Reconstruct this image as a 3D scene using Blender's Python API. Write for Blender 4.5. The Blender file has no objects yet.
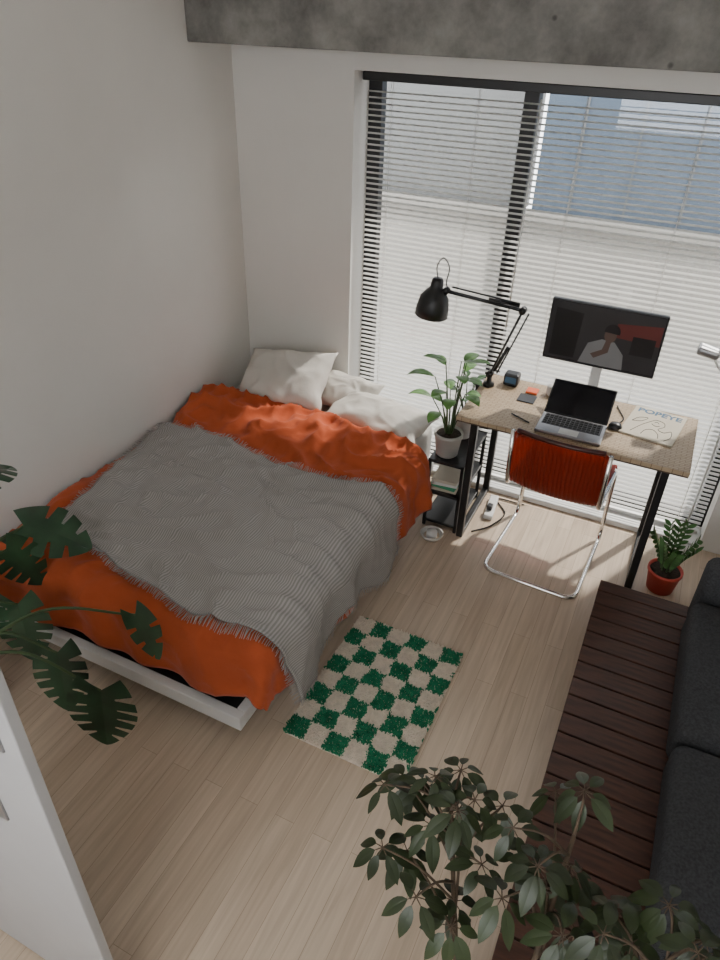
import bpy, bmesh, math, random
from mathutils import Vector, Matrix, noise
random.seed(7)
scene = bpy.context.scene
COL = scene.collection

# ---------------------------------------------------------------- materials
def new_mat(name, color=(.8,.8,.8), rough=.6, metal=0., spec=.5, var=0., var_scale=8., bump=0., bump_scale=60., trans=0., sheen=0., emit=None, emit_s=0.):
    m = bpy.data.materials.new(name); m.use_nodes = True
    nt = m.node_tree; N = nt.nodes; L = nt.links
    b = N['Principled BSDF']
    b.inputs['Base Color'].default_value = (*color, 1)
    b.inputs['Roughness'].default_value = rough
    b.inputs['Metallic'].default_value = metal
    b.inputs['Specular IOR Level'].default_value = spec
    b.inputs['Transmission Weight'].default_value = trans
    b.inputs['Sheen Weight'].default_value = sheen
    if emit:
        b.inputs['Emission Color'].default_value = (*emit, 1); b.inputs['Emission Strength'].default_value = emit_s
    tc = N.new('ShaderNodeTexCoord')
    if var > 0:
        n = N.new('ShaderNodeTexNoise'); n.inputs['Scale'].default_value = var_scale; n.inputs['Detail'].default_value = 5
        L.new(tc.outputs['Object'], n.inputs['Vector'])
        r = N.new('ShaderNodeValToRGB')
        r.color_ramp.elements[0].position = .3; r.color_ramp.elements[1].position = .7
        r.color_ramp.elements[0].color = (*[c*(1-var) for c in color], 1)
        r.color_ramp.elements[1].color = (*[min(1, c*(1+var)) for c in color], 1)
        L.new(n.outputs['Fac'], r.inputs['Fac']); L.new(r.outputs['Color'], b.inputs['Base Color'])
    if bump > 0:
        n2 = N.new('ShaderNodeTexNoise'); n2.inputs['Scale'].default_value = bump_scale; n2.inputs['Detail'].default_value = 4
        L.new(tc.outputs['Object'], n2.inputs['Vector'])
        bp = N.new('ShaderNodeBump'); bp.inputs['Strength'].default_value = bump; bp.inputs['Distance'].default_value = .01
        L.new(n2.outputs['Fac'], bp.inputs['Height']); L.new(bp.outputs['Normal'], b.inputs['Normal'])
    return m

def principled(m): return m.node_tree.nodes['Principled BSDF']

M = {}
M['wall'] = new_mat('wall_paint', (.78,.76,.72), .85, var=.02, var_scale=3, bump=.05, bump_scale=150, spec=.2)
M['white'] = new_mat('white_paint', (.70,.70,.69), .5, var=.02)
M['doorw'] = new_mat('door_grey_white', (.47,.47,.475), .5, var=.02)
M['black'] = new_mat('black_metal', (.012,.012,.013), .4, var=.1)
M['blackp'] = new_mat('black_plastic', (.015,.015,.017), .35, var=.1)
M['chrome'] = new_mat('chrome', (.75,.74,.72), .12, metal=1, var=.03)
M['whiteplastic'] = new_mat('white_plastic', (.72,.72,.70), .35, var=.02)
M['orange'] = new_mat('orange_cotton', (.47,.092,.034), .85, var=.12, var_scale=5, bump=.25, bump_scale=35, sheen=.1, spec=.15)
M['linen'] = new_mat('pillow_linen', (.64,.61,.56), .9, var=.03, var_scale=6, bump=.15, bump_scale=30, spec=.1)
M['mattress'] = new_mat('mattress_sheet', (.5,.48,.45), .9, var=.04, bump=.2)
M['sofa'] = new_mat('sofa_fabric', (.056,.058,.062), .95, var=.25, var_scale=120, bump=.4, bump_scale=300, spec=.1)
M['leaf'] = new_mat('leaf_green', (.035,.10,.028), .4, var=.45, var_scale=9)
M['leafdark'] = new_mat('leaf_dark_green', (.024,.066,.030), .35, var=.5, var_scale=7)
M['leafolive'] = new_mat('leaf_olive', (.026,.040,.014), .42, var=.5, var_scale=6)
M['leaflight'] = new_mat('leaf_light_green', (.10,.24,.05), .45, var=.4, var_scale=12)
M['stem'] = new_mat('stem_green', (.05,.09,.03), .6, var=.3)
M['bark'] = new_mat('bark_brown', (.10,.07,.045), .9, var=.3, var_scale=40, bump=.4)
M['soil'] = new_mat('soil', (.03,.02,.013), 1, var=.5, var_scale=60, bump=1, bump_scale=90)
M['potgrey'] = new_mat('pot_grey_ceramic', (.42,.41,.39), .6, var=.08, bump=.1)
M['potwhite'] = new_mat('pot_white_ceramic', (.65,.64,.61), .5, var=.04)
M['potred'] = new_mat('pot_red_clay', (.45,.05,.03), .6, var=.1, bump=.1)
M['paper'] = new_mat('paper_cream', (.55,.50,.40), .7, var=.03)
M['ink'] = new_mat('ink_black', (.02,.02,.02), .7, var=.1)
M['inkblue'] = new_mat('ink_blue', (.06,.14,.24), .7, var=.1)
M['alu'] = new_mat('grey_aluminium', (.32,.32,.33), .35, metal=.7, var=.03)
M['screen'] = new_mat('screen_glass', (.008,.008,.010), .12, var=.1)
M['orangep'] = new_mat('orange_plastic', (.75,.12,.03), .4, var=.05)
M['greenbook'] = new_mat('green_paper', (.05,.3,.16), .6, var=.1)
M['cord'] = new_mat('white_cord', (.6,.58,.54), .6, var=.05)

# floor : planks running along Y
def floor_mat():
    m = bpy.data.materials.new('oak_plank_floor'); m.use_nodes = True
    nt = m.node_tree; N = nt.nodes; L = nt.links; b = N['Principled BSDF']
    tc = N.new('ShaderNodeTexCoord')
    mp = N.new('ShaderNodeMapping'); mp.inputs['Rotation'].default_value = (0,0,math.radians(90))
    L.new(tc.outputs['Object'], mp.inputs['Vector'])
    br = N.new('ShaderNodeTexBrick'); br.inputs['Scale'].default_value = 1
    br.inputs['Brick Width'].default_value = .92; br.inputs['Row Height'].default_value = .076
    br.inputs['Mortar Size'].default_value = .0009; br.inputs['Mortar Smooth'].default_value = .3
    br.offset = .37; br.offset_frequency = 2
    br.inputs['Color1'].default_value = (.60,.495,.385,1); br.inputs['Color2'].default_value = (.52,.42,.32,1)
    br.inputs['Mortar'].default_value = (.33,.25,.18,1)
    L.new(mp.outputs['Vector'], br.inputs['Vector'])
    mp2 = N.new('ShaderNodeMapping'); mp2.inputs['Scale'].default_value = (22,1.3,1)
    L.new(tc.outputs['Object'], mp2.inputs['Vector'])
    n = N.new('ShaderNodeTexNoise'); n.inputs['Scale'].default_value = 2.2; n.inputs['Detail'].default_value = 8; n.inputs['Distortion'].default_value=.6
    L.new(mp2.outputs['Vector'], n.inputs['Vector'])
    r = N.new('ShaderNodeValToRGB'); r.color_ramp.elements[0].position=.3; r.color_ramp.elements[1].position=.7
    r.color_ramp.elements[0].color=(.84,.81,.78,1); r.color_ramp.elements[1].color=(1.08,1.06,1.04,1)
    L.new(n.outputs['Fac'], r.inputs['Fac'])
    mx = N.new('ShaderNodeMix'); mx.data_type='RGBA'; mx.blend_type='MULTIPLY'; mx.inputs[0].default_value=1
    L.new(br.outputs['Color'], mx.inputs[6]); L.new(r.outputs['Color'], mx.inputs[7])
    L.new(mx.outputs[2], b.inputs['Base Color'])
    b.inputs['Roughness'].default_value = .42
    bp = N.new('ShaderNodeBump'); bp.inputs['Strength'].default_value=.15; bp.inputs['Distance'].default_value=.002
    L.new(br.outputs['Fac'], bp.inputs['Height']); bp.invert=True
    L.new(bp.outputs['Normal'], b.inputs['Normal'])
    return m
M['floor'] = floor_mat()

def concrete_mat():
    m = bpy.data.materials.new('raw_concrete'); m.use_nodes = True
    nt = m.node_tree; N = nt.nodes; L = nt.links; b = N['Principled BSDF']
    tc = N.new('ShaderNodeTexCoord')
    n = N.new('ShaderNodeTexNoise'); n.inputs['Scale'].default_value = 3.5; n.inputs['Detail'].default_value=10; n.inputs['Roughness'].default_value=.65
    L.new(tc.outputs['Object'], n.inputs['Vector'])
    r = N.new('ShaderNodeValToRGB'); e=r.color_ramp.elements
    e[0].position=.36; e[0].color=(.13,.125,.115,1); e[1].position=.66; e[1].color=(.32,.31,.285,1)
    L.new(n.outputs['Fac'], r.inputs['Fac'])
    v = N.new('ShaderNodeTexVoronoi'); v.inputs['Scale'].default_value=7
    L.new(tc.outputs['Object'], v.inputs['Vector'])
    r2 = N.new('ShaderNodeValToRGB'); e=r2.color_ramp.elements; e[0].position=.07; e[0].color=(.3,.3,.3,1); e[1].position=.11; e[1].color=(1,1,1,1)
    L.new(v.outputs['Distance'], r2.inputs['Fac'])
    mx = N.new('ShaderNodeMix'); mx.data_type='RGBA'; mx.blend_type='MULTIPLY'; mx.inputs[0].default_value=.8
    L.new(r.outputs['Color'], mx.inputs[6]); L.new(r2.outputs['Color'], mx.inputs[7])
    L.new(mx.outputs[2], b.inputs['Base Color'])
    b.inputs['Roughness'].default_value=.9
    bp = N.new('ShaderNodeBump'); bp.inputs['Strength'].default_value=.4; bp.inputs['Distance'].default_value=.01
    L.new(n.outputs['Fac'], bp.inputs['Height']); L.new(bp.outputs['Normal'], b.inputs['Normal'])
    return m
M['concrete'] = concrete_mat()

def stripe_mat(name, c1, c2, axis, period, rough=.9, bump=.4, noise_amt=.5):
    m = bpy.data.materials.new(name); m.use_nodes=True
    nt=m.node_tree; N=nt.nodes; L=nt.links; b=N['Principled BSDF']
    tc=N.new('ShaderNodeTexCoord'); w=N.new('ShaderNodeTexWave')
    w.wave_type='BANDS'; w.bands_direction=axis; w.inputs['Scale'].default_value=.314/period
    w.inputs['Distortion'].default_value=noise_amt; w.inputs['Detail'].default_value=2; w.inputs['Detail Scale'].default_value=1.5
    L.new(tc.outputs['UV'] if axis!='Z' else tc.outputs['Object'], w.inputs['Vector'])
    r=N.new('ShaderNodeValToRGB'); e=r.color_ramp.elements; e[0].position=.25; e[1].position=.75
    e[0].color=(*c1,1); e[1].color=(*c2,1)
    L.new(w.outputs['Fac'], r.inputs['Fac']); L.new(r.outputs['Color'], b.inputs['Base Color'])
    b.inputs['Roughness'].default_value=rough; b.inputs['Specular IOR Level'].default_value=.15
    bp=N.new('ShaderNodeBump'); bp.inputs['Strength'].default_value=bump; bp.inputs['Distance'].default_value=.003
    L.new(w.outputs['Fac'], bp.inputs['Height']); L.new(bp.outputs['Normal'], b.inputs['Normal'])
    return m
M['throw'] = stripe_mat('grey_woven_throw', (.275,.262,.25), (.42,.40,.38), 'X', .0105, bump=.25, noise_amt=.25)

def deck_mat():
    m = new_mat('dark_stained_wood', (.040,.018,.012), .5)
    nt=m.node_tree; N=nt.nodes; L=nt.links; b=principled(m)
    tc=N.new('ShaderNodeTexCoord'); mp=N.new('ShaderNodeMapping'); mp.inputs['Scale'].default_value=(3,30,8)
    L.new(tc.outputs['Object'], mp.inputs['Vector'])
    n=N.new('ShaderNodeTexNoise'); n.inputs['Scale'].default_value=2.5; n.inputs['Detail'].default_value=7
    L.new(mp.outputs['Vector'], n.inputs['Vector'])
    r=N.new('ShaderNodeValToRGB'); e=r.color_ramp.elements; e[0].position=.3; e[0].color=(.030,.011,.006,1); e[1].position=.75; e[1].color=(.095,.036,.020,1)
    L.new(n.outputs['Fac'], r.inputs['Fac']); L.new(r.outputs['Color'], b.inputs['Base Color'])
    return m
M['deck'] = deck_mat()

def desktop_mat():
    m = bpy.data.materials.new('bamboo_desk_top'); m.use_nodes=True
    nt=m.node_tree; N=nt.nodes; L=nt.links; b=N['Principled BSDF']
    tc=N.new('ShaderNodeTexCoord')
    br=N.new('ShaderNodeTexBrick'); br.inputs['Scale'].default_value=1; br.inputs['Brick Width'].default_value=.045; br.inputs['Row Height'].default_value=.016
    br.inputs['Mortar Size'].default_value=.0020; br.inputs['Color1'].default_value=(.46,.35,.23,1); br.inputs['Color2'].default_value=(.40,.30,.19,1); br.inputs['Mortar'].default_value=(.25,.17,.10,1)
    L.new(tc.outputs['Object'], br.inputs['Vector']); L.new(br.outputs['Color'], b.inputs['Base Color'])
    b.inputs['Roughness'].default_value=.5
    return m
M['desktop'] = desktop_mat()
M['edgewood'] = new_mat('walnut_edge', (.09,.055,.035), .5, var=.2, var_scale=15)

def slat_mat():
    m = bpy.data.materials.new('blind_slat'); m.use_nodes=True
    nt=m.node_tree; N=nt.nodes; L=nt.links
    out=N['Material Output']; N.remove(N['Principled BSDF'])
    d=N.new('ShaderNodeBsdfDiffuse'); d.inputs['Color'].default_value=(.60,.60,.58,1)
    t=N.new('ShaderNodeBsdfTranslucent'); t.inputs['Color'].default_value=(.62,.62,.59,1)
    x=N.new('ShaderNodeMixShader'); x.inputs[0].default_value=.35
    L.new(d.outputs[0], x.inputs[1]); L.new(t.outputs[0], x.inputs[2]); L.new(x.outputs[0], out.inputs['Surface'])
    return m
M['slat']=slat_mat()

def redshell_mat():
    m = bpy.data.materials.new('red_translucent_shell'); m.use_nodes=True
    nt=m.node_tree; N=nt.nodes; L=nt.links
    out=N['Material Output']; b=N['Principled BSDF']
    b.inputs['Base Color'].default_value=(.32,.036,.014,1); b.inputs['Roughness'].default_value=.3
    t=N.new('ShaderNodeBsdfTransparent'); t.inputs['Color'].default_value=(.60,.11,.04,1)
    x=N.new('ShaderNodeMixShader'); x.inputs[0].default_value=.42
    L.new(b.outputs[0], x.inputs[1]); L.new(t.outputs[0], x.inputs[2]); L.new(x.outputs[0], out.inputs['Surface'])
    return m
M['redshell']=redshell_mat()
def glass_mat():
    m = bpy.data.materials.new('window_glass'); m.use_nodes=True
    nt=m.node_tree; N=nt.nodes; L=nt.links
    out=N['Material Output']; N.remove(N['Principled BSDF'])
    g=N.new('ShaderNodeBsdfGlossy'); g.inputs['Roughness'].default_value=.02
    t=N.new('ShaderNodeBsdfTransparent')
    x=N.new('ShaderNodeMixShader'); x.inputs[0].default_value=.05
    L.new(t.outputs[0], x.inputs[1]); L.new(g.outputs[0], x.inputs[2]); L.new(x.outputs[0], out.inputs['Surface'])
    return m
M['glass']=glass_mat()
M['rugg']=new_mat('rug_green_wool', (.026,.21,.105), .95, var=.25, var_scale=40, spec=.1)
M['rugc']=new_mat('rug_cream_wool', (.78,.69,.58), .95, var=.10, var_scale=40, spec=.1)

# ---------------------------------------------------------------- builders
def empty(name):
    e = bpy.data.objects.new(name, None); COL.objects.link(e); e.empty_display_size=.1; return e
def mesh_obj(name, verts, faces, mat, parent=None, smooth=True, mats=None, idx=None):
    me = bpy.data.meshes.new(name); me.from_pydata([tuple(v) for v in verts], [], faces); me.update()
    for mm in (mats or [mat]): me.materials.append(mm)
    if idx: me.polygons.foreach_set('material_index', idx)
    if smooth: me.polygons.foreach_set('use_smooth', [True]*len(me.polygons))
    o = bpy.data.objects.new(name, me); COL.objects.link(o)
    if parent: o.parent = parent
    return o
def box(name, lo, hi, mat, parent=None, bevel=.004, rot=None, seg=2):
    c = Vector([(a+b)/2 for a,b in zip(lo,hi)]); h=[(b-a)/2 for a,b in zip(lo,hi)]
    bm = bmesh.new(); bmesh.ops.create_cube(bm, size=2)
    for v in bm.verts: v.co = Vector((v.co.x*h[0], v.co.y*h[1], v.co.z*h[2]))
    if bevel>0: bmesh.ops.bevel(bm, geom=bm.edges[:], offset=min(bevel,min(h)*.9), segments=seg, affect='EDGES', profile=.5)
    me=bpy.data.meshes.new(name); bm.to_mesh(me); bm.free(); me.materials.append(mat)
    o=bpy.data.objects.new(name, me); COL.objects.link(o); o.location=c
    if rot: o.rotation_euler=rot
    if parent: o.parent=parent
    return o
def catmull(pts, n=8, closed=False):
    P=[Vector(p) for p in pts]; out=[]
    m=len(P); rng = range(m) if closed else range(m-1)
    for i in rng:
        if closed: p0,p1,p2,p3=P[i-1],P[i],P[(i+1)%m],P[(i+2)%m]
        else:
            p1,p2=P[i],P[i+1]; p0=P[i-1] if i>0 else p1*2-p2; p3=P[i+2] if i+2<m else p2*2-p1
        for k in range(n):
            t=k/n
            out.append(.5*((2*p1)+(-p0+p2)*t+(2*p0-5*p1+4*p2-p3)*t*t+(-p0+3*p1-3*p2+p3)*t*t*t))
    if not closed: out.append(P[-1])
    return out
def sweep_geo(pts, r0, r1=None, seg=8, closed=False):
    if r1 is None: r1=r0
    V=[];F=[]; n=len(pts); up=None
    for i,p in enumerate(pts):
        if closed: t=(pts[(i+1)%n]-pts[i-1])
        else: t=pts[min(i+1,n-1)]-pts[max(i-1,0)]
        if t.length<1e-9: t=Vector((0,0,1))
        t.normalize()
        if up is None:
            a=Vector((0,0,1)) if abs(t.z)<.9 else Vector((1,0,0)); up=t.cross(a).normalized()
        up=(up-t*up.dot(t)).normalized(); s=t.cross(up)
        r=r0+(r1-r0)*i/max(1,n-1)
        for k in range(seg):
            a=2*math.pi*k/seg; V.append(p+up*math.cos(a)*r+s*math.sin(a)*r)
    for i in range(n if closed else n-1):
        for k in range(seg):
            a=i*seg+k; b=i*seg+(k+1)%seg; c=((i+1)%n)*seg+(k+1)%seg; d=((i+1)%n)*seg+k
            F.append((a,b,c,d))
    if not closed:
        F.append(tuple(range(seg))[::-1]); F.append(tuple(range((n-1)*seg,n*seg)))
    return V,F
def tube(name, pts, r, mat, parent=None, smooth_path=True, r1=None, seg=10, closed=False, n=8):
    P=catmull(pts,n,closed) if smooth_path else [Vector(p) for p in pts]
    V,F=sweep_geo(P,r,r1,seg,closed); return mesh_obj(name,V,F,mat,parent)
def fillet(pts, r, n=6):
    P=[Vector(p) for p in pts]; out=[P[0]]
    for i in range(1,len(P)-1):
        a=(P[i-1]-P[i]); b=(P[i+1]-P[i]); d=min(r,a.length*.49,b.length*.49)
        A=P[i]+a.normalized()*d; B=P[i]+b.normalized()*d
        for k in range(n+1):
            t=k/n; out.append(A*(1-t)**2+P[i]*2*t*(1-t)+B*t*t)
    out.append(P[-1]); return out
def lathe(name, prof, center, mat, parent=None, seg=32, rotm=None):
    V=[];F=[]; n=len(prof)
    for (r,z) in prof:
        for k in range(seg):
            a=2*math.pi*k/seg; v=Vector((r*math.cos(a), r*math.sin(a), z))
            V.append(v)
    for i in range(n-1):
        for k in range(seg):
            F.append((i*seg+k, i*seg+(k+1)%seg, (i+1)*seg+(k+1)%seg, (i+1)*seg+k))
    if prof[0][0]>1e-5: F.append(tuple(range(seg))[::-1])
    if prof[-1][0]>1e-5: F.append(tuple(range((n-1)*seg,n*seg)))
    if rotm: V=[rotm@v for v in V]
    c=Vector(center); o=mesh_obj(name,V,F,mat,parent); o.location=c
    return o
def leaf_geo(base, direction, normal, length, width, droop=.3, slits=0, heart=False, cup=.15, rows=None, cols=3):
    """returns verts, faces. base=start of blade; blade arcs down."""
    d=Vector(direction).normalized(); nrm=Vector(normal); nrm=(nrm-d*nrm.dot(d))
    if nrm.length<1e-4: nrm=d.orthogonal()
    nrm.normalize(); s=d.cross(nrm)
    rows=rows or (28 if slits else 8)
    V=[];F=[]
    def spine(v):
        x=v*length; return Vector(base)+d*(x*(1-.25*droop*v))-Vector((0,0,1))*(droop*length*v*v*.6)
    for side in (-1,1):
        st=len(V)
        for i in range(rows+1):
            v=i/rows
            if heart:
                w=math.sin(math.pi*min(1,(v*.92+.08))**.75)**.7 if v<1 else 0
                w=max(w,0)
            else: w=max(0,math.sin(math.pi*v**.85))**.85
            w*=width/2
            back=0
            if heart: back=(-.28 if v<.25 else 0)*(1-v/.25)*length + v*.12*length
            slit=False
            if slits and .12<v<.93:
                ph=(v*slits+ (0.25 if side>0 else 0))%1
                if ph<.20: slit=True
            for j in range(cols+1):
                u=j/cols
                uu = u*(.42 if slit else 1)
                p=spine(v)+s*side*w*uu + d*(back*uu) + nrm*(cup*w*uu - .35*w*uu*uu*droop)
                V.append(p)
        for i in range(rows):
            for j in range(cols):
                a=st+i*(cols+1)+j; f=(a,a+1,a+cols+2,a+cols+1)
                F.append(f if side>0 else f[::-1])
    return V,F
class Geo:
    def __init__(s): s.V=[];s.F=[]
    def add(s,vf):
        o=len(s.V); s.V+=list(vf[0]); s.F+=[tuple(i+o for i in f) for f in vf[1]]
    def obj(s,name,mat,parent,smooth=True): return mesh_obj(name,s.V,s.F,mat,parent,smooth)

# ---------------------------------------------------------------- room shell
XL,XR,YW=-2.42,1.25,3.50
ZC=2.80
box('floor',(XL-.15,-1.5,-.1),(XR+.15,YW+.3,0),M['floor'],bevel=0)
box('wall_left',(XL-.15,-1.5,0),(XL,YW+.3,ZC),M['wall'],bevel=0)
box('wall_right',(XR,-1.5,0),(XR+.15,YW+.3,ZC),M['wall'],bevel=0)
WX0,WX1,WZ1=-1.71,.46,2.16
w=empty('wall_window')
box('pier_left',(XL,YW,0),(WX0,YW+.3,ZC),M['wall'],w,bevel=0)
box('pier_right',(WX1,YW,0),(XR,YW+.3,ZC),M['wall'],w,bevel=0)
box('lintel',(WX0,YW,WZ1),(WX1,YW+.3,ZC),M['wall'],w,bevel=0)
box('ceiling',(XL-.15,-1.5,ZC),(XR+.15,YW+.3,ZC+.12),M['wall'],bevel=0)
wb=empty('wall_back')
box('lower',(XL-.15,-1.65,0),(XR+.15,-1.5,1.4),M['wall'],wb,bevel=0)
box('side_left',(XL-.15,-1.65,1.4),(-1.8,-1.5,ZC),M['wall'],wb,bevel=0)
box('side_right',(.7,-1.65,1.4),(XR+.15,-1.5,ZC),M['wall'],wb,bevel=0)
box('trim_1',(WX0,YW-.01,0),(WX1,YW+.3,.03),M['white'],bevel=.004)
box('concrete_beam',(XL,3.14,2.252),(XR,3.49,ZC),M['concrete'],bevel=.006)
wf=empty('window_1')
fy0,fy1=YW+.17,YW+.23
for i,(a,b) in enumerate([((WX0,fy0,.03),(WX0+.075,fy1,WZ1)),((WX1-.06,fy0,.03),(WX1,fy1,WZ1)),((-.90,fy0-.02,.03),(-.83,fy1,WZ1)),
    ((WX0,fy0,WZ1-.05),(WX1,fy1,WZ1)),((WX0,fy0,.03),(WX1,fy1,.09))]):
    box('frame_%d'%i,a,b,M['black'],wf,bevel=.003)
box('glass_pane',(WX0+.06,fy0+.03,.08),(WX1-.05,fy0+.035,WZ1-.04),M['glass'],wf,bevel=0)
vb=empty('venetian_blind')
g=Geo(); by=YW+.10; sp=.027; z=.07
bx0,bx1=WX0+.03,WX1-.02
while z<WZ1-.07:
    tilt=math.radians(-18); hw=.0098
    prof=[]
    for k in range(4):
        u=-1+2*k/3; prof.append((u*hw*math.cos(tilt), u*hw*math.sin(-tilt)+.0014*(1-u*u)))
    V=[];F=[]
    for k,(yy,zz) in enumerate(prof):
        for x in (bx0,bx1): V.append(Vector((x,by+yy,z+zz)))
    for k in range(3): F.append((2*k,2*k+1,2*k+3,2*k+2))
    g.add((V,F)); z+=sp
g.obj('slats',M['slat'],vb)
box('head_rail',(bx0-.02,by-.03,WZ1-.045),(bx1+.01,by+.03,WZ1-.006),M['black'],vb)
box('bottom_rail',(bx0,by-.014,.035),(bx1,by+.014,.052),M['whiteplastic'],vb)
for i,x in enumerate([-1.55,-1.1,-.6,-.1,.32]):
    for dy in (-.012,.012):
        tube('ladder_cord_%d_%s'%(i,'a' if dy<0 else 'b'),[(x,by+dy,.05),(x,by+dy,WZ1-.05)],.0012,M['cord'],vb,False,seg=5)
tube('tilt_wand',[(-.80,by-.03,2.09),(-.80,by-.032,1.0)],.004,M['whiteplastic'],vb,False,seg=8)

# exterior
M['extwhite']=new_mat('exterior_render', (.27,.26,.235), .9, var=.04, var_scale=2)
M['extgrey']=new_mat('exterior_grey_siding', (.135,.142,.142), .8, var=.04, var_scale=2)
M['extblue']=new_mat('exterior_blue_siding', (.068,.098,.138), .7, var=.05, var_scale=2)
M['balc']=new_mat('balcony_concrete', (.42,.41,.39), .9, var=.1, var_scale=5)
nb=empty('neighbour_building')
box('lower_wall',(-7,6,-3),(5,6.2,1.05),M['extwhite'],nb,bevel=0)
box('upper_left',(-7,6.1,1.05),(-1.38,6.3,2.6),M['extgrey'],nb,bevel=0)
box('upper_right',(-1.30,6.05,1.05),(5,6.3,2.6),M['extblue'],nb,bevel=0)
box('ledge',(-7,5.93,1.0),(5,6.05,1.08),M['extwhite'],nb,bevel=.01)
for i in range(14):
    x=-1.0+i*.42
    box('siding_joint_%d'%i,(x,6.04,1.1),(x+.012,6.052,2.6),M['extgrey'],nb,bevel=0)
box('balcony_floor',(-4,YW+.3,-.25),(3,5.6,-.12),M['balc'],bevel=0)
box('added_sun_blocker',(-3,YW+.3,2.46),(2.6,4.46,2.52),M['balc'],bevel=.005)  # unseen overhang, added to keep sun from reaching deep into the room

# ---------------------------------------------------------------- bed
bed=empty('double_bed')
BR=-1.08; BF=1.47; TOP=.455
box('frame_foot_rail',(XL+.01,1.325,.10),(-1.07,1.365,.17),M['white'],bed)
box('frame_side_rail',(-1.11,1.365,.10),(-1.07,3.40,.17),M['white'],bed)
box('frame_base',(XL+.01,1.36,.11),(-1.10,3.42,.15),M['black'],bed)
for i,(x,y) in enumerate([(-1.2,1.5),(-2.3,1.5),(-1.13,2.93),(-2.3,3.3),(-1.13,3.36)]):
    box('leg_%d'%i,(x-.02,y-.02,0),(x+.02,y+.02,.12),M['black'],bed)
box('mattress',(XL+.02,1.43,.15),(-1.10,3.44,.41),M['mattress'],bed,bevel=.05,seg=4)

def wr(s,t):
    q=Vector((s*1.6,t*2.4,.3)); n1=noise.noise(q)*.030
    wx=noise.noise(Vector((s*2.1,t*2.1,5)))*.5
    a=noise.noise(Vector((s*3.2+wx,t*7.5+wx*2,2))); r1=(1-min(1,abs(a)*2.6))**2
    b=noise.noise(Vector((s*9+t*3,t*9-s*4+wx*2,7))); r2=(1-min(1,abs(b)*2.5))**2
    c=noise.noise(Vector((s*18,t*18,11)))*.003
    k=1.3
    if t>2.5: k=1.3+min(1,(t-2.5)/.4)*1.5
    bunch=.05*max(0,math.sin(min(1,max(0,(t-2.7)/.42))*math.pi))
    return n1+.5*k*(r1*.034+r2*.018)+c+bunch
def surf(s,t,off=0,extra=0):
    ex=max(0,s-BR); ey=max(0,BF-t); e=math.hypot(ex,ey)
    cx=min(s,BR); cy=max(t,BF)
    h=wr(s,t)+extra+off
    if e<1e-6: return Vector((cx,cy,TOP+h))
    dx,dy=ex/e,-ey/e; r=.085; L=r*math.pi/2
    if e<L: a=e/r; out=r*math.sin(a); dz=r*(1-math.cos(a))
    else: a=math.pi/2; out=r; dz=r+(e-L)
    al=(t*9 if ex>ey else s*9)
    fold=(.016*math.sin(al*2.2+3*noise.noise(Vector((s*2,t*2,1))))+.025*noise.noise(Vector((s*5,t*5,9))))*min(1,dz/.12)
    out+=fold*.8+off*math.sin(a)+max(0,h-off)*math.sin(a)*.4+.03*min(1,dz/.3)
    return Vector((cx+dx*out, cy+dy*out, TOP-dz+h*math.cos(a)))
def cloth(name,mat,s0,s1,t0,t1,off,thick,res,edge=None,extra=None,parent=None):
    ns=int((s1-s0)/res); nt=int((t1-t0)/res); V=[];F=[];UV=[]
    for j in range(nt+1):
        for i in range(ns+1):
            u=i/ns; v=j/nt; s=s0+(s1-s0)*u; t=t0+(t1-t0)*v
            if edge:
                ds,dt=edge(u,v); s+=ds; t+=dt
            V.append(surf(s,t,off,extra(s,t,u,v) if extra else 0)); UV.append((s,t))
    for j in range(nt):
        for i in range(ns):
            a=j*(ns+1)+i; F.append((a,a+1,a+ns+2,a+ns+1))
    o=mesh_obj(name,V,F,mat,parent)
    ul=o.data.uv_layers.new(name='UVMap')
    for lp in o.data.loops: ul.data[lp.index].uv=UV[lp.vertex_index]
    md=o.modifiers.new('thick','SOLIDIFY'); md.thickness=thick; md.offset=1
    return o
def duv_edge(u,v):
    s=.06*noise.noise(Vector((u*3,0,4)))+.05*math.sin(u*5+1)
    k=max(0,(.3-v)/.3)*max(0,(u-.7)/.3)
    return (0.02*noise.noise(Vector((0,v*6,3)))*u - .10*k, (s-.02)*v**4 + .015*noise.noise(Vector((u*5,1,1)))*(1-v)+.10*k)
def duv_extra(s,t,u,v):
    e=0
    if v>.94: e-=.05*((v-.94)/.06)**2
    if u<.03: e-=.02*(1-u/.03)
    return e
cloth('orange_duvet',M['orange'],XL+.03,BR+.33,BF-.30,3.12,0,-.012,.014,duv_edge,duv_extra,bed)

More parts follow.
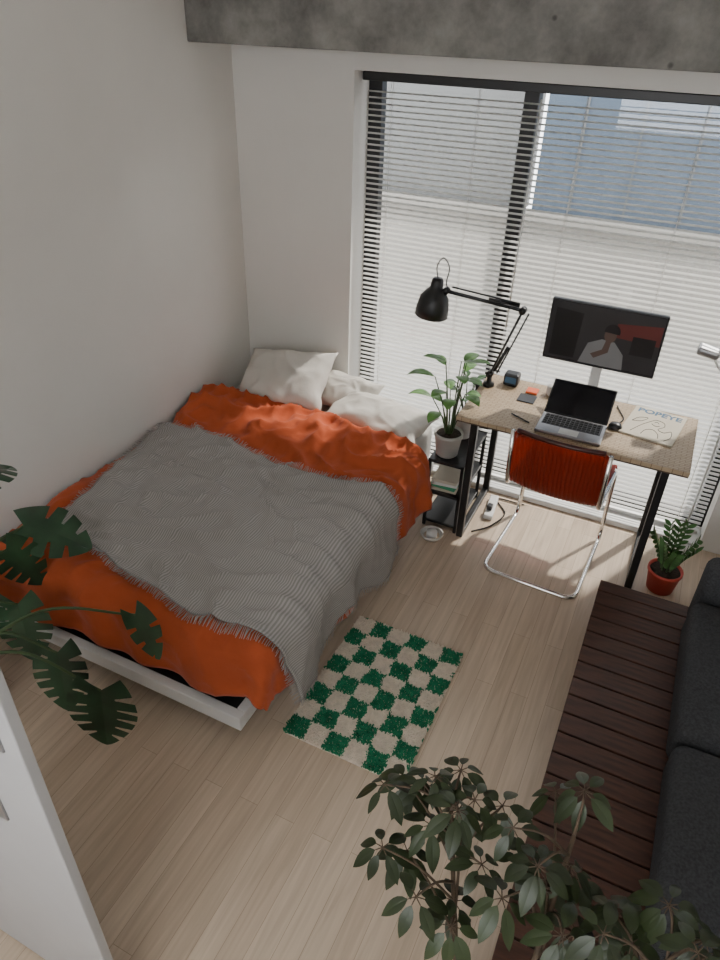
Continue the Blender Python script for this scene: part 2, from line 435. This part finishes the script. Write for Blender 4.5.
# throw
th=empty('woven_throw_blanket')
def thr_edge(u,v):
    dt=(1-v)*(.05*math.sin(u*7+.5)-.05*u+.06*noise.noise(Vector((u*5,0,8))))+v*(.02*math.sin(u*9)-.03*u)
    ds=(1-u)*(.03*math.sin(v*6)+ (.10*(1-v)))+u*(.05*math.sin(v*8+1)+.05*noise.noise(Vector((0,v*6,8))))
    return ds,dt
def thr_extra(s,t,u,v): return .006*noise.noise(Vector((s*14,t*14,21)))+.012*noise.noise(Vector((s*6,t*6,22)))+.006
TS0,TS1,TT0,TT1=-2.345,BR+.33,1.54,2.56
cloth('throw_cloth',M['throw'],TS0,TS1,TT0,TT1,.012,.006,.013,thr_edge,thr_extra,th)
g=Geo()
def fr(u,v,du,dv):
    def P(u,v):
        ds,dt=thr_edge(min(1,max(0,u)),min(1,max(0,v)))
        s=TS0+(TS1-TS0)*u+ds; t=TT0+(TT1-TT0)*v+dt
        return surf(s,t,.016,thr_extra(s,t,u,v))
    a=P(u,v); b=P(u+du*.5,v+dv*.5); c=P(u+du,v+dv)
    j=Vector((random.uniform(-.006,.006),random.uniform(-.006,.006),random.uniform(-.004,.002)))
    g.add(sweep_geo([a,b+j*.5,c+j],.0018,.001,4))
for i in range(240):
    u=i/239
    fr(u,1,random.uniform(-.003,.003),.034); fr(u,0,random.uniform(-.003,.003),-.034)
for i in range(120):
    v=i/119
    fr(0,v,-.016,random.uniform(-.004,.004)); fr(1,v,.020,random.uniform(-.004,.004))
M['fringe']=new_mat('throw_fringe',(.42,.40,.38),.9,var=.1)
g.obj('fringe',M['fringe'],th)

def pillow(name,center,w,h,t,rot,mat,seed=0):
    n=34; V=[];F=[]
    for side in (1,-1):
        for j in range(n+1):
            for i in range(n+1):
                u=-1+2*i/n; v=-1+2*j/n
                e=max(0,(1-abs(u)**2.6))*max(0,(1-abs(v)**2.6)); z=t/2*e**.55
                px=u*w/2*(1-.09*(1-v*v)*abs(u)**3); py=v*h/2*(1-.11*(1-u*u)*abs(v)**3)
                wv=noise.noise(Vector((u*2.0+seed,v*2.0,side)))*.022+ (1-min(1,abs(noise.noise(Vector((u*2+seed,v*1.6,3*side))))*3))**2*.012
                px+=.02*noise.noise(Vector((u*2,v*2,seed+4))); py+=.02*noise.noise(Vector((u*2,v*2,seed+8)))
                V.append(Vector((px,py,side*(z+wv*e**.5))))
    m=(n+1)**2
    for s in range(2):
        for j in range(n):
            for i in range(n):
                a=s*m+j*(n+1)+i; f=(a,a+1,a+n+2,a+n+1); F.append(f if s==0 else f[::-1])
    o=mesh_obj(name,V,F,mat); o.location=center; o.rotation_euler=rot
    bm=bmesh.new(); bm.from_mesh(o.data); bmesh.ops.remove_doubles(bm,verts=bm.verts,dist=.0005); bm.to_mesh(o.data); bm.free()
    return o
pillow('bed_pillow',(-1.98,3.20,.57),.58,.42,.20,(math.radians(34),math.radians(-8),math.radians(4)),M['linen'],1)
pillow('bed_pillow',(-1.36,3.20,.485),.60,.36,.13,(math.radians(6),math.radians(3),math.radians(-5)),M['linen'],5)
pillow('bed_pillow',(-1.66,3.33,.51),.46,.26,.13,(math.radians(30),0,math.radians(-6)),M['linen'],9)

# ---------------------------------------------------------------- rug
rg=empty('checkered_rug')
RX0,RX1,RY0,RY1=-.965,-.450,1.455,2.165
o=box('backing',(RX0,RY0,.0005),(RX1,RY1,.010),M['rugc'],rg,bevel=.003)
V=[];F=[];idx=[]
nx,ny=110,150
for i in range(nx):
    for j in range(ny):
        x=RX0+(i+.5)/nx*(RX1-RX0)+random.uniform(-.0025,.0025); y=RY0+(j+.5)/ny*(RY1-RY0)+random.uniform(-.0025,.0025)
        cx=int((x-RX0)/(RX1-RX0)*6+.16*noise.noise(Vector((x*20,y*20,0)))); cy=int((y-RY0)/(RY1-RY0)*8+.16*noise.noise(Vector((x*20,y*20,4))))
        mi=1 if (cx+cy)%2 else 0
        h=.018+random.uniform(-.003,.004)+.003*noise.noise(Vector((x*60,y*60,1))); lx=random.uniform(-.006,.006); ly=random.uniform(-.006,.006); a0=random.uniform(0,2)
        b=len(V); r=.0042
        for k in range(3):
            a=a0+k*2.094; V.append((x+r*math.cos(a),y+r*math.sin(a),.009))
        for k in range(3):
            a=a0+k*2.094+.6; V.append((x+lx+r*.8*math.cos(a),y+ly+r*.8*math.sin(a),h))
        F+=[(b,b+1,b+4,b+3),(b+1,b+2,b+5,b+4),(b+2,b,b+3,b+5),(b+3,b+4,b+5)]; idx+=[mi]*4
mesh_obj('pile',V,F,None,rg,False,mats=[M['rugg'],M['rugc']],idx=idx)

# ---------------------------------------------------------------- desk
dk=empty('writing_desk')
DX0,DX1,DY0,DY1,DZ=-.84,.25,2.955,3.515,.75
box('top',(DX0,DY0,DZ-.022),(DX1,DY1,DZ),M['desktop'],dk,bevel=.002)
box('top_edge',(DX0+.002,DY0+.002,DZ-.030),(DX1-.002,DY1-.002,DZ-.021),M['edgewood'],dk,bevel=.001)
for nm,x in (('left',-.75),('right',.155)):
    box('leg_front_'+nm,(x-.018,DY0+.02,0),(x+.018,DY0+.056,DZ-.03),M['black'],dk)
    box('leg_back_'+nm,(x-.018,DY1-.056,0),(x+.018,DY1-.02,DZ-.03),M['black'],dk)
    box('rail_top_'+nm,(x-.017,DY0+.05,DZ-.066),(x+.017,DY1-.05,DZ-.030),M['black'],dk)
    box('rail_low_'+nm,(x-.017,DY0+.05,.002),(x+.017,DY1-.05,.03),M['black'],dk)
box('rail_back',(-.74,DY1-.05,DZ-.07),(.145,DY1-.026,DZ-.031),M['black'],dk)

# monitor
mo=empty('computer_monitor')
MX0,MX1,MY,MZ0,MZ1=-.545,-.012,3.33,.985,1.292
box('housing',(MX0,MY,MZ0),(MX1,MY+.03,MZ1),M['blackp'],mo,bevel=.006)
box('screen',(MX0+.006,MY-.002,MZ0+.014),(MX1-.006,MY+.002,MZ1-.006),M['screen'],mo,bevel=.001)
def flat(name,pts,y,mat,parent):
    return mesh_obj(name,[Vector((x,y,z)) for x,z in pts],[tuple(range(len(pts)))],mat,parent,False)
def ell(cx,cz,rx,rz,n=24,a0=0,a1=2*math.pi): return [(cx+rx*math.cos(a0+(a1-a0)*k/n),cz+rz*math.sin(a0+(a1-a0)*k/n)) for k in range(n)]
sc=lambda n,c,e: new_mat(n,c,.3,var=.1,emit=c,emit_s=e)
mbg=sc('screen_dark_picture',(.020,.019,.021),.3); mred=sc('screen_red_shelf',(.085,.016,.015),.3); mgr=sc('screen_grey_shirt',(.12,.12,.12),.4); mblk=sc('screen_black',(.006,.006,.007),.2); msk=sc('screen_skin',(.07,.045,.036),.3)
y0=MY-.0030
flat('picture_background',[(MX0+.008,MZ0+.016),(MX1-.008,MZ0+.016),(MX1-.008,MZ1-.008),(MX0+.008,MZ1-.008)],y0,mbg,mo)
flat('picture_shelf',[(MX0+.32,MZ0+.17),(MX1-.012,MZ0+.16),(MX1-.012,MZ1-.05),(MX0+.32,MZ1-.07)],y0-.0005,mred,mo)
flat('picture_shelf_items',[(MX0+.40,MZ0+.10),(MX1-.03,MZ0+.10),(MX1-.03,MZ0+.19),(MX0+.40,MZ0+.19)],y0-.0010,mblk,mo)
cx=MX0+.275
flat('picture_torso',[(cx-.10,MZ0+.016),(cx+.11,MZ0+.016),(cx+.10,MZ0+.09),(cx+.05,MZ0+.145),(cx-.01,MZ0+.15),(cx-.07,MZ0+.12)],y0-.0015,mgr,mo)
flat('picture_arm',[(cx-.03,MZ0+.05),(cx+.03,MZ0+.09),(cx+.035,MZ0+.16),(cx+.012,MZ0+.16),(cx+.0,MZ0+.10),(cx-.05,MZ0+.07)],y0-.0020,msk,mo)
flat('picture_head',ell(cx+.025,MZ0+.175,.028,.036),y0-.0025,msk,mo)
flat('picture_cap',ell(cx+.03,MZ0+.195,.036,.036,16,-.3,math.pi+.4),y0-.003,mblk,mo)
flat('picture_dark_left',[(MX0+.03,MZ0+.03),(MX0+.15,MZ0+.03),(MX0+.16,MZ1-.05),(MX0+.03,MZ1-.04)],y0-.0008,mblk,mo)
box('stand_neck',(-.30,MY+.03,.77),(-.25,MY+.055,1.12),M['whiteplastic'],mo)
box('stand_neck_mount',(-.31,MY+.026,1.08),(-.24,MY+.04,1.18),M['whiteplastic'],mo)
box('stand_foot',(-.38,MY-.06,DZ+.001),(-.17,MY+.12,DZ+.015),M['whiteplastic'],mo,bevel=.005)

# laptop
lp=empty('laptop')
box('base',(-.46,2.99,DZ+.001),(-.15,3.19,DZ+.016),M['alu'],lp)
box('keyboard',(-.445,3.065,DZ+.0155),(-.165,3.175,DZ+.018),M['blackp'],lp,bevel=.001)
g=Geo()
for r in range(5):
    for c in range(13):
        x=-.44+c*.0208; y=3.072+r*.0205
        bmv=[Vector((x+a*.017,y+b*.016,DZ+.018+cc*.002)) for cc in (0,1) for a,b in ((0,0),(1,0),(1,1),(0,1))]
        g.add((bmv,[(4,5,6,7),(0,1,5,4),(1,2,6,5),(2,3,7,6),(3,0,4,7)]))
g.obj('keys',M['ink'],lp,False)
box('trackpad',(-.35,3.0,DZ+.0155),(-.26,3.055,DZ+.017),M['whiteplastic'],lp,bevel=.001)
lt=math.radians(56)
lid=box('lid',(-.46,3.195,DZ+.012),(-.15,3.203,DZ+.212),M['blackp'],lp)
lid.location=(-.305,3.187+.10*math.sin(lt),DZ+.016+.10*math.cos(lt)); lid.rotation_euler=(-lt,0,0)
ls=box('lid_screen',(0,0,0),(.296,.002,.185),M['screen'],lp,bevel=.0005)
ls.location=lid.location+Vector((0,-.0045*math.cos(lt),.0045*math.sin(lt))); ls.rotation_euler=lid.rotation_euler

# magazine
mg=empty('magazine'); mg.location=(.052,3.325,DZ); mg.rotation_euler=(0,0,math.radians(-8))
box('pages',(-.125,-.165,.001),(.125,.165,.010),M['paper'],mg,bevel=.002)
def strokes(name,paths,r,mat,parent,z):
    g=Geo()
    for p in paths: g.add(sweep_geo(catmull([(a,b,z) for a,b in p],6),r,r,4))
    return g.obj(name,mat,parent)
strokes('cover_drawing',[[(-.08,-.13),(-.05,-.04),(-.02,.02),(.0,.05),(.04,.04),(.05,0),(.03,-.04),(.06,-.06),(.09,-.03),(.10,-.09),(.08,-.14)],
 [(-.03,-.13),(-.02,-.08),(.01,-.06),(.04,-.09),(.05,-.13)],[(0,.02),(.01,.03),(.02,.02)],[(-.10,-.02),(-.08,.03),(-.04,.05),(-.06,.0),(-.10,-.02)],[(-.01,0),(.01,-.015),(.03,-.005)]],.0016,M['ink'],mg,.0105)
cu=bpy.data.curves.new('cover_title','FONT'); cu.body='POPEYE'; cu.size=.062; cu.align_x='CENTER'; cu.extrude=.0003; cu.offset=.0018
to=bpy.data.objects.new('cover_title',cu); COL.objects.link(to); to.parent=mg; to.location=(0,.10,.0107); cu.materials.append(M['inkblue'])

# small desk things
bs=empty('bluetooth_speaker'); box('body',(-.735,3.40,DZ+.001),(-.655,3.47,DZ+.07),M['blackp'],bs,bevel=.012)
box('display',(-.725,3.3985,DZ+.02),(-.665,3.401,DZ+.055),M['inkblue'],bs,bevel=.001)
nt_=empty('sticky_note_pad'); box('pad',(-.60,3.37,DZ+.001),(-.54,3.43,DZ+.012),M['orangep'],nt_,bevel=.002)
box('tray',(-.62,3.26,DZ+.001),(-.53,3.35,DZ+.006),M['blackp'],nt_,bevel=.002)
ct=empty('round_canister'); lathe('body',[(.028,0),(.032,.004),(.034,.03),(.030,.052),(.0,.055)],(-.47,3.42,DZ+.001),M['potwhite'],ct)
ms=empty('computer_mouse'); lathe('body',[(.0,.0),(.030,.001),(.033,.010),(.026,.024),(.012,.030),(0,.031)],(-.115,3.21,DZ+.001),M['blackp'],ms)
tube('pen',[(-.60,3.10,DZ+.006),(-.50,3.05,DZ+.006)],.004,M['ink'],None,False)
tube('desk_cable',[(-.14,3.45,DZ+.006),(-.12,3.40,DZ+.005),(-.09,3.32,DZ+.005),(-.11,3.24,DZ+.01)],.003,M['ink'],None)

# desk lamp
dl=empty('desk_lamp')
lathe('clamp_base',[(.030,0),(.030,.015),(.014,.02),(.012,.07),(.0,.07)],(-.80,3.36,DZ+.001),M['black'],dl)
box('clamp_jaw',(-.865,3.34,DZ-.05),(-.84,3.38,DZ+.012),M['black'],dl)
A=Vector((-.80,3.36,DZ+.07)); B=Vector((-.69,3.40,1.175)); C=Vector((-1.075,3.31,1.235)); Sh=Vector((-1.13,3.30,1.185))
for nm,off in (('a',-.011),('b',.011)):
    o=Vector((0,off,0)); tube('lower_arm_'+nm,[A+o,B+o],.0055,M['black'],dl,False)
    o2=Vector((0,off,.0)); tube('upper_arm_'+nm,[B+o2,C+o2],.0055,M['black'],dl,False)
tube('lower_arm_brace',[A+Vector((.035,0,.01)),B+Vector((.032,0,-.01))],.0045,M['black'],dl,False)
tube('upper_arm_brace',[B+Vector((-.02,0,.032)),C+Vector((.03,0,.026))],.0045,M['black'],dl,False)
tube('lower_arm_spring',[A+Vector((.02,0,.02)),A.lerp(B,.45)+Vector((.02,0,0))],.009,M['black'],dl,False)
tube('upper_arm_spring',[B+Vector((-.02,0,.02)),B.lerp(C,.45)+Vector((0,0,.015))],.008,M['black'],dl,False)
for nm,P in (('elbow',B),('wrist',C),('shoulder',A)):
    tube('joint_'+nm,[P+Vector((0,-.02,0)),P+Vector((0,.02,0))],.018,M['black'],dl,False,seg=14)
rm=Matrix.Rotation(math.radians(6),4,'Y')
lathe('shade',[(.0,.115),(.022,.113),(.030,.10),(.034,.06),(.050,.045),(.074,.01),(.084,-.045),(.087,-.085),(.083,-.085),(.080,-.045),(.070,.005),(.0,.03)],Sh,M['black'],dl,rotm=rm)
tube('shade_bracket',[Sh+Vector((0,0,.05)),C],.007,M['black'],dl,False)
lathe('bulb',[(0,-.06),(.02,-.055),(.03,-.03),(.02,.0),(.012,.02)],Sh,M['potwhite'],dl)
tube('lamp_cable',[Sh+Vector((.01,0,.11)),Sh+Vector((.0,0,.17)),Sh+Vector((.03,0,.215)),Sh+Vector((.065,0,.17)),C+Vector((.0,0,.03)),C+Vector((.06,0,-.01))],.003,M['black'],dl)

# white task lamp at right of desk
wl=empty('white_floor_lamp')
tube('pole',[(.36,3.46,.02),(.36,3.46,.75),(.33,3.46,.95),(.22,3.45,1.10)],.006,M['whiteplastic'],wl)
tube('arm',[(.22,3.45,1.10),(.19,3.45,1.13)],.008,M['whiteplastic'],wl,False)
lathe('foot',[(0,0),(.08,.001),(.08,.012),(.01,.018)],(.36,3.46,.001),M['whiteplastic'],wl)
box('head',(.14,3.41,1.11),(.24,3.48,1.15),M['alu'],wl,bevel=.012,rot=(math.radians(10),math.radians(8),0))

# ---------------------------------------------------------------- cantilever chair
ch=empty('cantilever_chair'); ch.location=(-.30,3.0,0); ch.rotation_euler=(0,0,math.radians(-3))
hw=.225
path=[(-hw,-.15,.80),(-hw,-.10,.46),(-hw,.36,.455),(-hw-.01,.34,.013),(-hw-.015,-.24,.013),(hw+.015,-.24,.013),(hw+.01,.34,.013),(hw,.36,.455),(hw,-.10,.46),(hw,-.15,.80)]
V,F=sweep_geo(fillet(path,.07),.0115,seg=12); mesh_obj('chrome_frame',V,F,M['chrome'],ch)
tube('seat_cross_bar',[(-hw,.30,.452),(hw,.30,.452)],.009,M['chrome'],ch,False)
P2=[(.385,.44),(.35,.472),(.18,.466),(.0,.458),(-.07,.475),(-.105,.53),(-.125,.64),(-.145,.76),(-.155,.81)]
PP=catmull([(a,b,0) for a,b in P2],6)
n=len(PP); mcols=66; V=[];F=[]
for i,p in enumerate(PP):
    v=i/(n-1); wd=.225 - .012*math.sin(math.pi*v)
    if v>.9: wd-= .03*((v-.9)/.1)**2
    for k in range(mcols+1):
        u=-1+2*k/mcols
        dish = -.018*(1-u*u) if v<.5 else 0
        bow = -.035*(1-u*u) if v>=.5 else 0
        rib=.004*(k%3==0)
        V.append(Vector((u*wd,p.x+bow-(rib if v>=.5 else 0),p.y+dish-(rib if v<.5 else 0))))
for i in range(n-1):
    v=i/(n-1)
    for k in range(mcols):
        a=i*(mcols+1)+k; F.append((a,a+1,a+mcols+2,a+mcols+1))
o=mesh_obj('seat_shell',V,F,M['redshell'],ch,smooth=False); md=o.modifiers.new('t','SOLIDIFY'); md.thickness=.005
tube('back_top_rail',[(-.20,-.158,.812),(-.1,-.185,.815),(0,-.193,.816),(.1,-.185,.815),(.20,-.158,.812)],.012,new_mat('dark_red_plastic',(.05,.008,.006),.3,var=.1),ch)

# ---------------------------------------------------------------- nightstand
ns=empty('nightstand')
NX0,NX1,NY0,NY1=-.975,-.775,2.99,3.40
for i,z in enumerate((.44,.24,.05)):
    box('shelf_%d'%i,(NX0,NY0,z-.018),(NX1,NY1,z),M['black'],ns)
for i,(x,y) in enumerate([(NX0,NY0),(NX1-.018,NY0),(NX0,NY1-.018),(NX1-.018,NY1-.018)]):
    box('post_%d'%i,(x,y,0),(x+.018,y+.018,.44),M['black'],ns)
bk=empty('stack_of_books')
for i,(m_,dx,r) in enumerate([('paper',0,4),('greenbook',.004,-3),('white',-.003,7),('paper',.0,2)]):
    box('book_%d'%i,(-.955+dx,3.01,.2405+i*.018),(-.815+dx,3.20,.2405+i*.018+.017),M[m_],bk,bevel=.002,rot=(0,0,math.radians(r)))
cd=empty('cable_reel')
tube('coil',[(-.885+.05*math.cos(a)*(1+.05*k),2.91+.05*math.sin(a)*(1+.05*k),.008+.004*k) for k in range(5) for a in [j*math.pi/4 for j in range(8)]],.005,M['cord'],cd,n=3,seg=6)
lathe('hub',[(.0,0),(.03,.001),(.03,.035),(.0,.04)],(-.885,2.91,.001),M['whiteplastic'],cd)
tube('floor_cable',[(-.70,3.05,.006),(-.62,3.15,.006),(-.58,3.3,.006),(-.66,3.42,.006),(-.5,3.44,.006)],.004,M['ink'],None)
ps=empty('power_strip'); box('body',(-.69,3.20,.001),(-.64,3.42,.032),M['whiteplastic'],ps,bevel=.006,rot=(0,0,math.radians(6)))
box('plug',(-.68,3.25,.032),(-.65,3.29,.06),M['blackp'],ps,bevel=.004)

# ---------------------------------------------------------------- plants
def pot(parent,c,r,h,mat,taper=.78):
    lathe('pot',[(r*taper*.9,0),(r*taper,.006),(r*.97,h*.85),(r*1.03,h*.87),(r*1.03,h),(r*.93,h),(r*.9,h*.9),(0,h*.9)],c,mat,parent)
    lathe('soil',[(0,0),(r*.9,0),(r*.85,.006),(0,.012)],(c[0],c[1],c[2]+h*.9-.001),M['soil'],parent)
def leafy(name,c,r,h,potmat,leaves,leafmat):
    e=empty(name); pot(e,c,r,h,potmat); g=Geo(); gs=Geo(); z0=c[2]+h*.9
    for (az,el,stem,L,W,dr) in leaves:
        a=math.radians(az); ee=math.radians(el)
        d=Vector((math.cos(a)*math.cos(ee),math.sin(a)*math.cos(ee),math.sin(ee)))
        b0=Vector((c[0]+math.cos(a)*r*.2,c[1]+math.sin(a)*r*.2,z0))
        tip=b0+Vector((d.x*stem*.6,d.y*stem*.6,abs(d.z)*stem*1.05))
        mid=b0.lerp(tip,.5)+Vector((-d.x,-d.y,0))*stem*.08
        gs.add(sweep_geo(catmull([b0,mid,tip],6),.004,.0025,6))
        dd=Vector((math.cos(a),math.sin(a),0))*1.0+Vector((0,0,.55))
        g.add(leaf_geo(tip,dd,(0,0,1),L,W,dr,cup=.25))
    gs.obj('stems',M['stem'],e); g.obj('leaves',leafmat,e); return e
lv=[(az+random.uniform(-12,12),el,st,L,W,dr) for az,el,st,L,W,dr in
 [(185,50,.24,.20,.065,.8),(205,65,.34,.20,.07,.7),(330,66,.27,.15,.07,.8),(15,72,.24,.12,.065,.8),(90,65,.34,.14,.065,.6),(140,72,.36,.14,.06,.5),(262,50,.20,.14,.07,.9),(60,78,.38,.14,.07,.5),(300,76,.36,.14,.065,.6),(350,80,.32,.15,.07,.7),(240,75,.26,.15,.07,.6),(110,60,.24,.12,.06,.6),(200,80,.40,.15,.065,.4),(320,82,.42,.15,.055,.3),(280,60,.28,.14,.07,.8),(160,55,.18,.14,.06,.8),(10,82,.40,.16,.06,.5),(340,60,.18,.12,.06,.9)]]
leafy('potted_plant',(-.905,3.08,.441),.075,.135,M['potgrey'],lv,M['leaflight'])
lv=[(az,60,.10,.08,.045,.4) for az in range(0,360,40)]
leafy('potted_plant',(-.89,3.30,.441),.055,.14,M['potwhite'],[(a+random.uniform(-10,10),e+random.uniform(-10,15),s+random.uniform(-.03,.12),l,w_,d) for a,e,s,l,w_,d in lv],M['leaf'])

# zz plant
M['leafzz']=new_mat('leaf_mid_green',(.07,.17,.05),.4,var=.4,var_scale=14)
zz=empty('potted_zz_plant'); pc=(.30,3.06,.001); pot(zz,pc,.082,.13,M['potred']); g=Geo(); gs=Geo()
for k,(az,lean,L) in enumerate([(10,.07,.20),(60,.05,.24),(120,.06,.22),(170,.08,.18),(220,.04,.17),(280,.07,.16),(330,.08,.19),(90,.02,.25)]):
    a=math.radians(az); b0=Vector((pc[0]+.02*math.cos(a),pc[1]+.02*math.sin(a),.12))
    pts=catmull([b0,b0+Vector((math.cos(a)*lean*.4,math.sin(a)*lean*.4,L*.5)),b0+Vector((math.cos(a)*lean,math.sin(a)*lean,L))],4)
    gs.add(sweep_geo(pts,.005,.002,6))
    for i in range(2,len(pts)):
        t=(pts[i]-pts[i-1]).normalized(); sd=t.cross(Vector((math.cos(a),math.sin(a),.2))).normalized()
        for s_ in (-1,1):
            g.add(leaf_geo(pts[i],sd*s_+t*1.3,Vector((math.cos(a),math.sin(a),.6))*1,.055,.024,.1,cup=.2,rows=6,cols=2))
gs.obj('stems',M['stem'],zz); g.obj('leaves',M['leafzz'],zz)

# monstera
mn=empty('potted_monstera'); pc=(-2.16,.98,.001); pot(mn,pc,.15,.28,M['potwhite']); g=Geo(); gs=Geo()
root=Vector((pc[0],pc[1],.25))
for (bx,by_,bz),(dx,dy,dz),(nx_,ny_,nz),L,W,sl,dr in [
 ((-2.16,1.44,.62),(.9,.35,-.05),(0,-.3,1),.27,.25,4,.5),
 ((-2.14,1.30,.92),(-.2,.7,.1),(.3,-.4,.8),.20,.18,4,.6),
 ((-2.10,1.30,.62),(.15,.3,-.6),(.3,-.6,.7),.20,.18,5,.5),
 ((-1.98,1.20,.47),(.1,-.1,-.9),(.35,-.7,.5),.23,.23,6,.3),
 ((-1.74,1.14,.38),(.2,-.25,-.9),(.3,-.7,.6),.21,.21,6,.3),
 ((-1.46,1.07,.40),(.02,-.15,-.9),(.3,-.75,.6),.22,.26,6,.2),
 ((-1.44,1.27,.60),(.28,.05,-.65),(.3,-.6,.8),.17,.11,3,.6),
 ((-2.22,1.2,.45),(.1,-.1,-.8),(.3,-.7,.6),.22,.2,6,.3)]:
    b=Vector((bx,by_,bz)); mid=root.lerp(b,.55)+Vector((0,0,.14))
    gs.add(sweep_geo(catmull([root,mid,b],8),.008,.004,8))
    d=Vector((dx,dy,dz))
    g.add(leaf_geo(b,d,(nx_,ny_,nz),L,W,dr,slits=sl,heart=True,cup=.12,rows=48,cols=5))
gs.obj('stems',M['stem'],mn); g.obj('leaves',M['leafdark'],mn)

# schefflera
sf=empty('potted_schefflera'); pc=(.06,.52,.001); pot(sf,pc,.15,.28,M['potgrey']); g=Geo(); gs=Geo()
root=Vector((pc[0],pc[1],.25))
tr=[catmull([root,root+Vector((-.03,.08,.2)),Vector((-.06,.75,.62)),Vector((-.17,.98,.78))],8),
    catmull([root,root+Vector((.03,.08,.2)),Vector((.10,.76,.62)),Vector((.11,1.0,.86))],8),
    catmull([root,root+Vector((.05,.05,.2)),Vector((.22,.72,.6)),Vector((.34,.86,.80))],8)]
for t in tr: gs.add(sweep_geo(t,.011,.005,8))
nodes=[(-.178,1.06,.83),(-.325,.917,.864),(-.198,.91,.80),(-.06,1.05,.776),(-.062,.876,.80),(.106,1.07,.93),(.08,.925,.77),(.224,.913,.79),(.32,.937,.865),(.389,.889,.88),(-.084,.745,.75),(.134,.80,.82),(.27,.86,.80),(-.17,.744,.80),(-.25,1.00,.80),(-.12,.98,.86),(0,.80,.85),(.02,.98,.72),(.36,.82,.95),(.20,.80,.9),(.44,.92,.80),(-.29,.84,.74),(-.10,.84,.66),(.15,1.0,.70),(.05,1.13,.80),
 (-.22,.97,.90),(-.14,.90,.92),(-.02,.93,.90),(.17,.88,.70),(.30,.80,.72),(.42,.84,.78),(.05,.86,.92),(.48,.86,.88),(-.30,1.0,.78),(.12,.95,.82),(-.24,.88,.70),(-.15,1.02,.72),(.26,.95,.74)]
for k,p in enumerate(nodes):
    p=Vector(p); best=min(((q-p).length,i,j) for i,t in enumerate(tr) for j,q in enumerate(t) if q.z<p.z-.04)
    q=tr[best[1]][best[2]]; mid=q.lerp(p,.5)+Vector((0,0,.03))
    gs.add(sweep_geo(catmull([q,mid,p],6),.004,.0022,6))
    nl=random.randint(6,8); a0=random.uniform(0,6); tilt=Vector((random.uniform(-.5,.5),random.uniform(-.5,.3),1)).normalized()
    e1=tilt.orthogonal().normalized(); e2=tilt.cross(e1)
    for i in range(nl):
        a=a0+i*2*math.pi/nl+random.uniform(-.2,.2); d=e1*math.cos(a)+e2*math.sin(a)
        L=random.uniform(.055,.088); b=p+d*.018-Vector((0,0,.004))
        gs.add(sweep_geo([p,b],.0015,.0012,4))
        g.add(leaf_geo(b,d-Vector((0,0,random.uniform(.15,.9))),tilt+Vector((0,0,.3)),L,L*.42,.6,cup=.25,rows=7,cols=2))
gs.obj('stems',M['bark'],sf); g.obj('leaves',M['leafolive'],sf)

# ---------------------------------------------------------------- platform + sofa
pf=empty('slatted_wood_platform'); PX0,PX1,PY0,PY1,PZ=.02,1.15,.86,2.74,.20
y=PY0; i=0
while y<PY1-.02:
    box('slat_%d'%i,(PX0,y,PZ-.022),(PX1,min(y+.087,PY1),PZ),M['deck'],pf,bevel=.003); y+=.095; i+=1
for i,x in enumerate((PX0+.01,.55,PX1-.05)):
    box('bearer_%d'%i,(x,PY0+.01,PZ-.09),(x+.04,PY1-.03,PZ-.022),M['deck'],pf)
for i,(x,yy) in enumerate([(PX0+.02,PY0+.05),(PX1-.08,PY0+.05),(PX0+.02,PY1-.12),(PX1-.08,PY1-.12)]):
    box('leg_%d'%i,(x,yy,0),(x+.06,yy+.06,PZ-.09),M['deck'],pf)
so=empty('sofa')
def cushion(name,lo,hi,bev,rot=None):
    o=box(name,lo,hi,M['sofa'],so,bevel=bev,seg=5,rot=rot); o.data.polygons.foreach_set('use_smooth',[True]*len(o.data.polygons)); return o
cushion('seat_cushion_a',(.385,.88,.202),(1.10,1.815,.39),.05)
cushion('seat_cushion_b',(.385,1.825,.202),(1.10,2.56,.41),.05)
cushion('arm_rest',(.40,2.57,.202),(1.12,2.70,.56),.05)
cushion('back_cushion_a',(.88,.90,.395),(1.10,1.80,.72),.07)
cushion('back_cushion_b',(.88,1.83,.415),(1.10,2.55,.74),.07)

# ---------------------------------------------------------------- door leaf at near left
dr=empty('door_1')
box('leaf',(-1.66,.445,0.01),(-.88,.470,2.02),M['doorw'],dr,bevel=.003)
box('latch_plate',(-1.06,.440,.90),(-1.022,.446,.985),M['alu'],dr,bevel=.002)
box('lock_plate',(-.965,.440,1.21),(-.925,.446,1.26),M['alu'],dr,bevel=.002)

# ---------------------------------------------------------------- light
wd=bpy.data.worlds.new('sky'); scene.world=wd; wd.use_nodes=True
bg=wd.node_tree.nodes['Background']; bg.inputs[0].default_value=(.97,.98,1,1); bg.inputs[1].default_value=6.0
sun=bpy.data.lights.new('sun','SUN'); sun.energy=12; sun.angle=math.radians(2.0); sun.color=(1,.94,.85)
so_=bpy.data.objects.new('sun',sun); COL.objects.link(so_)
so_.rotation_euler=Vector((-.42,-.86,-1.0)).to_track_quat('-Z','Y').to_euler(); so_.location=(2,7,6)

# ---------------------------------------------------------------- camera
cam=bpy.data.cameras.new('camera'); cam.lens=26; cam.sensor_width=36; cam.sensor_fit='AUTO'; cam.clip_start=.02
co=bpy.data.objects.new('camera',cam); COL.objects.link(co)
cx_=Vector((.9005,.4345,.030)).normalized(); cz_=Vector((.3448,-.7529,.5607)).normalized(); cy_=cz_.cross(cx_).normalized(); cx_=cy_.cross(cz_)
Mx=Matrix((( cx_.x,cy_.x,cz_.x,0),(cx_.y,cy_.y,cz_.y,0),(cx_.z,cy_.z,cz_.z,2.4),(0,0,0,1)))
co.matrix_world=Mx
scene.camera=co
